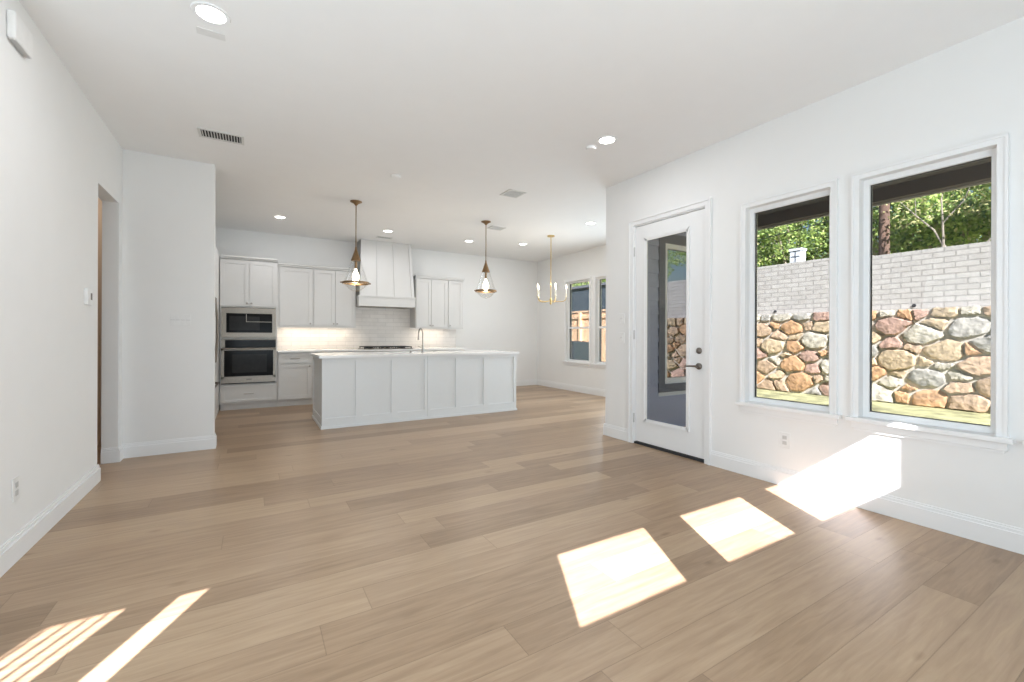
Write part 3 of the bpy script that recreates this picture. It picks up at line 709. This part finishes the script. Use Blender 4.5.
for x in (1.17, 3.092):
    l = bpy.data.lights.new('pendant_lamp', 'POINT'); l.energy = 5; l.color = (1, .85, .65); l.shadow_soft_size = .03
    o = bpy.data.objects.new('pendant_lamp', l); C.objects.link(o); o.location = (x, 5.96, H-1.12)
# chandelier
cx, cy = 4.50, 6.20
t = thing('chandelier', 'slim brass chandelier with five candle arms in the dining bay', 'chandelier', (cx, cy, H))
b = nb(); lathe(b, 0, 0, [(.065, 0), (.065, -.018), (.05, -.024), (.01, -.028)], 24); obj('canopy', b, GOLD, t, True)
b = nb(); tube(b, [(0, 0, -.02), (0, 0, -1.18)], .008, 10); lathe(b, 0, 0, [(.008, -1.09), (.022, -1.11), (.026, -1.14), (.016, -1.165), (.022, -1.185), (.010, -1.21), (.001, -1.215)], 16); obj('stem', b, GOLD, t, True)
R_ = .27; a_r = -YAW   # screen-right direction
for k in range(5):
    th = math.radians(12+72*k)
    # th = 0 points to the camera, th = 90 to screen right
    d = -fw*math.cos(th) + r0*math.sin(th)
    P_ = lambda q, z: (d.x*q, d.y*q, z)
    b = nb(); tube(b, [P_(.02, -1.145), P_(.12, -1.16), P_(R_-.05, -1.155), P_(R_-.01, -1.13), P_(R_, -1.08)], .0065, 8); arm = obj('arm', b, GOLD, t, True)
    b = nb(); lathe(b, d.x*R_, d.y*R_, [(.008, -1.085), (.024, -1.075), (.022, -1.068), (.009, -1.065), (.009, -.935), (.006, -.93)], 14); obj('candle', b, CANDLE, t, True)
    b = nb(); lathe(b, d.x*R_, d.y*R_, [(.006, -.932), (.013, -.915), (.013, -.897), (.008, -.875), (.001, -.862)], 12); obj('bulb', b, BULB, t, True)
    l = bpy.data.lights.new('chandelier_lamp', 'POINT'); l.energy = 1.2; l.color = (1, .87, .7); l.shadow_soft_size = .02
    o = bpy.data.objects.new('chandelier_lamp', l); C.objects.link(o); o.location = (cx+d.x*R_, cy+d.y*R_, H-.83)

# ---------------------------------------------------------------- outdoors
ZG = -.09
bm = nb(); bx(bm, -12, 5.9, -12, -1.2, ZG-.2, ZG-.02); bx(bm, 5.86, 60, -30, 60, ZG-.2, ZG); struct('ground', bm, LAWN)
bm = nb(); bx(bm, XR+.15, 5.86, -3, YE-.15, ZG-.2, ZG+.02); struct('patio', bm, PATIO)
# lap siding on the outer face of the dining bay
b = nb(); z = ZG
while z < H+.1:
    for a, c in ((XR+.15, PW[0]-.11), (PW[1]+.11, XC+.17)):
        vs = [b.verts.new(p) for p in ((a, YE-.15, z), (c, YE-.15, z), (c, YE-.175, z), (a, YE-.175, z), (a, YE-.15, z+.17), (c, YE-.15, z+.17), (c, YE-.16, z+.17), (a, YE-.16, z+.17))]
        for f in ((3, 2, 6, 7), (0, 1, 2, 3), (4, 7, 6, 5), (0, 3, 7, 4), (1, 5, 6, 2), (0, 4, 5, 1)): b.faces.new([vs[i] for i in f])
    if z+.17 < PW[2]-.08 or z > PW[3]+.1:
        a, c = PW[0]-.11, PW[1]+.11
        vs = [b.verts.new(p) for p in ((a, YE-.15, z), (c, YE-.15, z), (c, YE-.175, z), (a, YE-.175, z), (a, YE-.15, z+.17), (c, YE-.15, z+.17), (c, YE-.16, z+.17), (a, YE-.16, z+.17))]
        for f in ((3, 2, 6, 7), (0, 1, 2, 3), (4, 7, 6, 5), (0, 4, 5, 1)): b.faces.new([vs[i] for i in f])
    z += .17
struct('wall_siding', b, SIDING)
b = nb(); bx(b, XR+.15, 5.9, -3, YE-.18, 2.74, 2.80)
for i in range(14): bx(b, XR+.15+i*.15, XR+.155+i*.15, -3, YE-.18, 2.735, 2.74)
struct('ceiling_porch', b, SOFF)
b = nb(); bx(b, 5.64, 5.74, -3, YE-.18, 2.60, 2.74); o = struct('trim_porch_beam', b, BEAM)
b = nb(); bx(b, 5.74, 5.76, -3, YE-.18, 2.582, 2.66); struct('trim_porch_drip', b, DRIP)
b = nb(); bx(b, XR+.15, 6.1, -3.1, YE-.15, H-.06, H+.12); struct('roof_porch', b, ROOFM)

# ---- stone retaining wall: irregular cells (Voronoi by half-plane clipping), domed stones over mortar
WX = 10.5; SY_0, SY_1, SZ0, SZ1 = -5.0, 8.6, -.09, 1.71
t = thing('stone_retaining_wall', 'rough tan and orange fieldstone wall beyond the lawn', 'stone wall', (WX, 0, ZG))
b = nb(); bx(b, 0, .5, SY_0, SY_1, 0, SZ1-ZG-.02); obj('mortar', b, MORTAR, t)
rnd = random.Random(11)
pts2 = []   # (y, z, radius)
y = SY_0+.1
while y < SY_1:                                    # flat coping row
    w_ = rnd.choice((.24, .32, .40, .48)); pts2.append((y+w_/2, SZ1-.085+rnd.uniform(-.015, .015), w_*.42)); y += w_
for rad, tries in ((.29, 260), (.22, 900), (.16, 4000), (.11, 6000)):
    for _ in range(tries):
        q = (rnd.uniform(SY_0, SY_1), rnd.uniform(SZ0+.08, SZ1-.27), rad*rnd.uniform(.85, 1.1))
        if all(math.hypot(q[0]-p[0], (q[1]-p[1])*1.45) > (q[2]+p[2])*.90 for p in pts2): pts2.append(q)
bmS = nb()
def clip(poly, mx, my, nx, ny):
    out = []
    for i in range(len(poly)):
        p, q = poly[i], poly[(i+1) % len(poly)]
        dp = (p[0]-mx)*nx+(p[1]-my)*ny; dq = (q[0]-mx)*nx+(q[1]-my)*ny
        if dp <= 0: out.append(p)
        if dp*dq < 0:
            s = dp/(dp-dq); out.append((p[0]+(q[0]-p[0])*s, p[1]+(q[1]-p[1])*s))
    return out
for i, (py, pz, prr) in enumerate(pts2):
    poly = [(py-.6, max(SZ0, pz-.5)), (py+.6, max(SZ0, pz-.5)), (py+.6, min(SZ1, pz+.5)), (py-.6, min(SZ1, pz+.5))]
    for j, (qy, qz, qrr) in enumerate(pts2):
        if j == i or abs(qy-py) > 1.1 or abs(qz-pz) > .9: continue
        # anisotropic metric so cells stay wide
        nx, ny = qy-py, (qz-pz)*2.1
        D2_ = (qy-py)**2+((qz-pz)**2)*2.1; fr_ = min(.85, max(.15, .5+(prr*prr-qrr*qrr)/(2*D2_)))
        poly = clip(poly, py+(qy-py)*fr_, pz+(qz-pz)*fr_, nx, ny)
        if len(poly) < 3: break
    if len(poly) < 3: continue
    # resample and round the outline
    def resamp(poly, n):
        L = [math.dist(poly[k], poly[(k+1) % len(poly)]) for k in range(len(poly))]; tot = sum(L); out = []
        for s in range(n):
            d = s*tot/n; k = 0
            while d > L[k] and k < len(L)-1: d -= L[k]; k += 1
            f = d/max(L[k], 1e-6); a, c = poly[k], poly[(k+1) % len(poly)]
            out.append((a[0]+(c[0]-a[0])*f, a[1]+(c[1]-a[1])*f))
        return out
    pr = resamp(poly, 26)
    pr = [tuple((pr[k-1][c]+pr[k][c]*5+pr[(k+1) % 26][c])/7+rnd.uniform(-.011, .011) for c in (0, 1)) for k in range(26)]
    ccx = sum(p[0] for p in pr)/26; ccy = sum(p[1] for p in pr)/26
    size = min(max(abs(p[0]-ccx) for p in pr), max(abs(p[1]-ccy) for p in pr))
    gap = .012+rnd.random()*.028
    mi = rnd.choices(range(6), (6, 4, 5, 2, 2, 5))[0]
    dep = .045+rnd.random()*.05
    ta, tb = rnd.uniform(-.10, .10), rnd.uniform(-.06, .14)
    rings = []
    for frac, dx in ((0, .0), (.01, .6), (.10, .92), (.45, 1.0), (.8, 1.03)):
        ring = []
        for k, p in enumerate(pr):
            vx, vy = p[0]-ccx, p[1]-ccy; l = math.hypot(vx, vy) or 1e-3
            sh = max(.02, 1-gap/l)*(1-frac); jit = rnd.uniform(-.005, .005)*(1 if frac > 0 else .3)+(ta*vx*(1-frac)+tb*vy*(1-frac) if frac > 0 else 0)
            ring.append(bmS.verts.new((-dep*dx+jit+.002, ccx+vx*sh, ccy+vy*sh-ZG)))
        rings.append(ring)
    cv = bmS.verts.new((-dep*1.06, ccx, ccy-ZG)); fcs = []
    for a, c in zip(rings, rings[1:]):
        for k in range(26): fcs.append(bmS.faces.new((a[k], a[(k+1) % 26], c[(k+1) % 26], c[k])))
    for k in range(26): fcs.append(bmS.faces.new((rings[-1][k], rings[-1][(k+1) % 26], cv)))
    for f in fcs: f.material_index = mi
obj('stones', bmS, STONES, t, True)
# painted brick wall standing on it
t = thing('painted_brick_wall', 'white painted brick wall rising behind the fieldstone wall', 'brick wall', (WX+.08, 0, 0))
b = nb(); bx(b, 0, .3, 4.02, SY_1, SZ1-.02, 2.86); obj('brick_panel', b, WBRICK, t)
b = nb(); bx(b, 0, .3, SY_0, 3.82, SZ1-.02, 2.78); obj('brick_panel', b, WBRICK, t)
b = nb(); bx(b, -.06, .34, 3.82, 4.02, SZ1-.02, 2.83); obj('brick_pilaster', b, WBRICK, t)
for yy in (.9, 3.1, 5.6): 
    b = nb(); lathe(b, yy, SZ1+.05, [(.03, -.02), (.03, .01), (.02, .012)], 10, 'x'); obj('drain_hole', b, DARK, t)

# ---- trees behind the walls
def tree(x, y, h, crown, cz, n, label, seed, mats=(0, 1, 2, 3), wts=(4, 4, 3, 1), trunk_h=None, lf=.10):
    rd = random.Random(seed)
    t = thing('leafy_tree', label, 'tree', (x, y, ZG), 'trees behind the garden wall')
    b = nb(); th = trunk_h or cz*.6
    tube(b, [(0, 0, 0), (.05, .03, th*.5), (0, .1, th), (-.1, .1, cz)], [.16, .13, .11, .05], 8)
    tips = []
    for i in range(11):
        a = rd.uniform(0, 2*PI); q = rd.uniform(.5, .95)
        tip = Vector((math.cos(a)*crown[0]*q, math.sin(a)*crown[1]*q, cz+rd.uniform(-.5, .9)*crown[2]))
        st = Vector((0, .08, th*rd.uniform(.6, 1.1))); md = st.lerp(tip, .5)+Vector((0, 0, .25))
        tube(b, [st, md, tip], [.065, .045, .015], 6); tips.append((md, tip))
        for k in range(2):
            q2 = md.lerp(tip, rd.random()); e = q2+Vector((rd.uniform(-.6, .6), rd.uniform(-.6, .6), rd.uniform(0, .8)))
            tube(b, [q2, e], [.022, .008], 5); tips.append((q2, e))
    obj('trunk', b, BARK, t, True)
    clumps = []
    for i in range(40):
        while True:
            v = Vector((rd.uniform(-1, 1), rd.uniform(-1, 1), rd.uniform(-1, 1)))
            if .45 < v.length < 1: break
        clumps.append((Vector((v.x*crown[0], v.y*crown[1], cz+v.z*crown[2])), rd.uniform(.22, .55)))
    for md, tip in tips: clumps.append((tip, .4))
    vs, fs, mi = [], [], []
    for i in range(n):
        c, r_ = rd.choice(clumps)
        while True:
            v = Vector((rd.uniform(-1, 1), rd.uniform(-1, 1), rd.uniform(-.8, .8)))
            if v.length < 1: break
        p = c+v*r_
        nrm = Vector((rd.uniform(-1, 1), rd.uniform(-1, 1), rd.uniform(-.3, 1))).normalized()
        a = nrm.orthogonal().normalized(); a.rotate(Matrix.Rotation(rd.uniform(0, 6.3), 3, nrm)); c2 = nrm.cross(a)
        L = lf*rd.uniform(.6, 1.2); W_ = L*.34; k0 = len(vs)
        vs += [p-a*L*.5, p+c2*W_+nrm*L*.06, p+a*L*.5-nrm*L*.05, p-c2*W_+nrm*L*.06]
        fs.append((k0, k0+1, k0+2, k0+3)); mi.append(rd.choices(mats, wts)[0])
    me = bpy.data.meshes.new('foliage'); me.from_pydata([tuple(v) for v in vs], [], fs)
    for m_ in LEAVES: me.materials.append(m_)
    me.polygons.foreach_set('material_index', mi)
    o = bpy.data.objects.new('foliage', me); C.objects.link(o); o.parent = t
TR = [(14.8, 7.2, 5, (1.5, 1.7, 1.5), 4.0, 7000, 'bushy green tree seen at the left of the window next to the door', 1),
      (14.6, 9.0, 5, (1.6, 1.9, 1.7), 4.2, 6000, 'green tree furthest left behind the garden wall', 2),
      (15.2, 5.2, 6, (1.7, 1.5, 1.8), 4.6, 7000, 'green tree standing behind the small white chimney of the shed', 3),
      (14.4, 3.2, 5, (1.5, 1.6, 1.7), 4.1, 8000, 'green tree right behind the wooden utility pole', 4),
      (13.2, 1.5, 5, (1.4, 1.5, 1.5), 4.1, 9000, 'spreading green tree with pale bare branches behind the white wall', 5),
      (14.2, -.6, 5, (1.6, 1.7, 1.7), 4.2, 7000, 'green tree at the right edge of the large window', 6),
      (18.5, 7.4, 7, (2.2, 2.6, 2.4), 5.2, 5000, 'tall distant tree filling the gap left of the pole', 8),
      (18.0, 3.0, 7, (2.2, 2.6, 2.4), 5.4, 5000, 'tall distant tree above the white wall, behind the others', 9),
      (16.5, -3.5, 7, (2.2, 2.6, 2.4), 4.6, 9000, 'distant tree beyond the right edge of the white wall', 10),
      (15.8, 18.5, 7, (1.6, 3.2, 1.6), 4.5, 7000, 'green tree rising over the slate wall outside the dining windows', 12)]
for x, y, h, cr, cz, n, lb, sd in TR: tree(x, y, h, cr, cz, int(n*2.0), lb, sd)
t = thing('forked_sapling', 'slender tree with pale forking limbs just behind the white wall', 'tree', (12.2, 3.12, ZG))
b = nb(); fk = Vector((0, 0, 3.15))
tube(b, [(0.05, .05, 0), (0, 0, 1.6), fk], [.07, .055, .045], 8)
for pts3, rr in (([fk, (0, .15, 3.5), (-.05, .42, 3.85), (-.05, .75, 4.3)], [.035, .028, .02, .008]),
                 ([fk, (-.05, 0, 3.6), (-.05, .02, 4.1), (0, -.05, 4.8)], [.035, .028, .022, .008]),
                 ([(-.05, 0, 3.6), (0, -.3, 4.0), (0, -.5, 4.6)], [.022, .016, .006]),
                 ([(0, -.25, 2.7), (-.02, -.8, 3.3), (0, -1.05, 3.75)], [.035, .026, .010]),
                 ([(0, 0, 2.2), (0, -.25, 2.7)], [.04, .035]),
                 ([(-.05, .42, 3.85), (0, .45, 4.4)], [.016, .006])): tube(b, pts3, [q*.62 for q in rr], 6)
obj('branches', b, mat('sapling_bark', (.30, .26, .21), .9, noise=.3, scale=9, bump=.3), t, True)
vs, fs = [], []
for i in range(420):
    p = Vector((rnd.uniform(-.3, .3), rnd.uniform(-1.0, .9), rnd.uniform(3.7, 4.9))); a = Vector((rnd.uniform(-1, 1), rnd.uniform(-1, 1), rnd.uniform(-1, 1))).normalized()*.05; c = a.orthogonal().normalized()*.02; k0 = len(vs)
    vs += [tuple(p-a), tuple(p+c), tuple(p+a), tuple(p-c)]; fs.append((k0, k0+1, k0+2, k0+3))
me = bpy.data.meshes.new('leaves'); me.from_pydata(vs, [], fs); me.materials.append(LEAVES[3]); o = bpy.data.objects.new('leaves', me); C.objects.link(o); o.parent = t
# utility pole
t = thing('utility_pole', 'brown wooden utility pole rising behind the white brick wall', 'pole', (12.9, 4.33, ZG))
b = nb(); tube(b, [(0, 0, 0), (0, 0, 4.62), (.0, 0, 4.66)], [.12, .10, .09], 14); obj('pole_shaft', b, POLEW, t, True)
b = nb(); lathe(b, 0, 0, [(.115, 4.58), (.115, 4.70), (.02, 4.73)], 12); obj('pole_cap', b, ROOFM, t)
b = nb(); tube(b, [(0, .1, 4.35), (.3, 3, 4.2), (.6, 7, 4.4)], .012, 5); obj('wire', b, DARK, t)
# white chimney and its grey roof
t = thing('garden_shed', 'small white shed with grey roof and chimney just behind the painted wall', 'shed', (12.0, 5.45, ZG))
b = nb(); bx(b, 0, 1.1, -.55, .55, 0, 3.06); obj('shed_wall', b, HOUSEW, t)
b = nb(); vs = [b.verts.new(p) for p in ((-.06, -.6, 3.06), (1.2, -.6, 3.06), (1.2, .6, 3.06), (-.06, .6, 3.06), (-.06, -.6, 3.12), (1.2, -.6, 3.3), (1.2, .6, 3.3), (-.06, .6, 3.12))]
for f in ((0, 3, 2, 1), (4, 5, 6, 7), (0, 1, 5, 4), (1, 2, 6, 5), (2, 3, 7, 6), (3, 0, 4, 7)): b.faces.new([vs[i] for i in f])
obj('roof', b, ROOFM, t)
b = nb(); bx(b, -.05, .2, .26, .52, 2.9, 3.50); bx(b, -.07, .22, .24, .54, 3.46, 3.52); ch = obj('chimney', b, HOUSEW, t)
b = nb(); bx(b, -.055, -.05, .38, .40, 3.14, 3.45); bx(b, -.055, -.05, .29, .49, 3.30, 3.32); obj('chimney_band', b, SLATE, ch)
# outside the dining windows
t = thing('wooden_fence', 'new cedar picket fence seen through the dining windows', 'fence', (9.0, 12, ZG))
b = nb(); y = -3.2; k = 0
while y < 7:
    bx(b, 0, .02, y, y+.135, 0.03, 1.98+.01*(k % 2)); y += .143; k += 1
obj('pickets', b, FENCEM, t)
b = nb(); bx(b, -.03, .04, -3.2, 7, 2.0, 2.05); bx(b, -.035, 0, -3.2, 7, 1.80, 1.88); obj('fence_rail', b, FENCEM, t)
for yy in (-3.2, -1.3, .6, 2.5, 4.4, 6.3):
    b = nb(); bx(b, -.09, -.0, yy, yy+.09, 0, 2.0); obj('fence_post', b, FENCEM, t)
t = thing('neighbour_building', 'dark slate blue house wall rising behind the cedar fence', 'building', (13.0, 13, ZG))
b = nb(); bx(b, 0, .3, -1, 9, 0, 3.48); obj('house_wall', b, SLATE, t)
b = nb(); bx(b, -.08, .35, -1.1, 9.1, 3.44, 3.55); obj('eave_board', b, SIDTRIM, t)
t = thing('air_conditioner', 'dark louvred air conditioner unit standing before the cedar fence', 'air conditioner', (8.35, 10.25, ZG))
b = nb(); bx(b, -.35, .35, -.38, .38, .03, 1.08, .02); obj('unit_case', b, ACM, t)
b = nb()
for i in range(16): bx(b, -.36, -.35, -.34, .34, .12+i*.055, .14+i*.055)
obj('louvres', b, SIDTRIM, t)
b = nb(); lathe(b, 0, 0, [(.28, 1.08), (.28, 1.10), (.05, 1.105)], 20); obj('fan_grille', b, DARK, t)
bpy.context.view_layer.update()
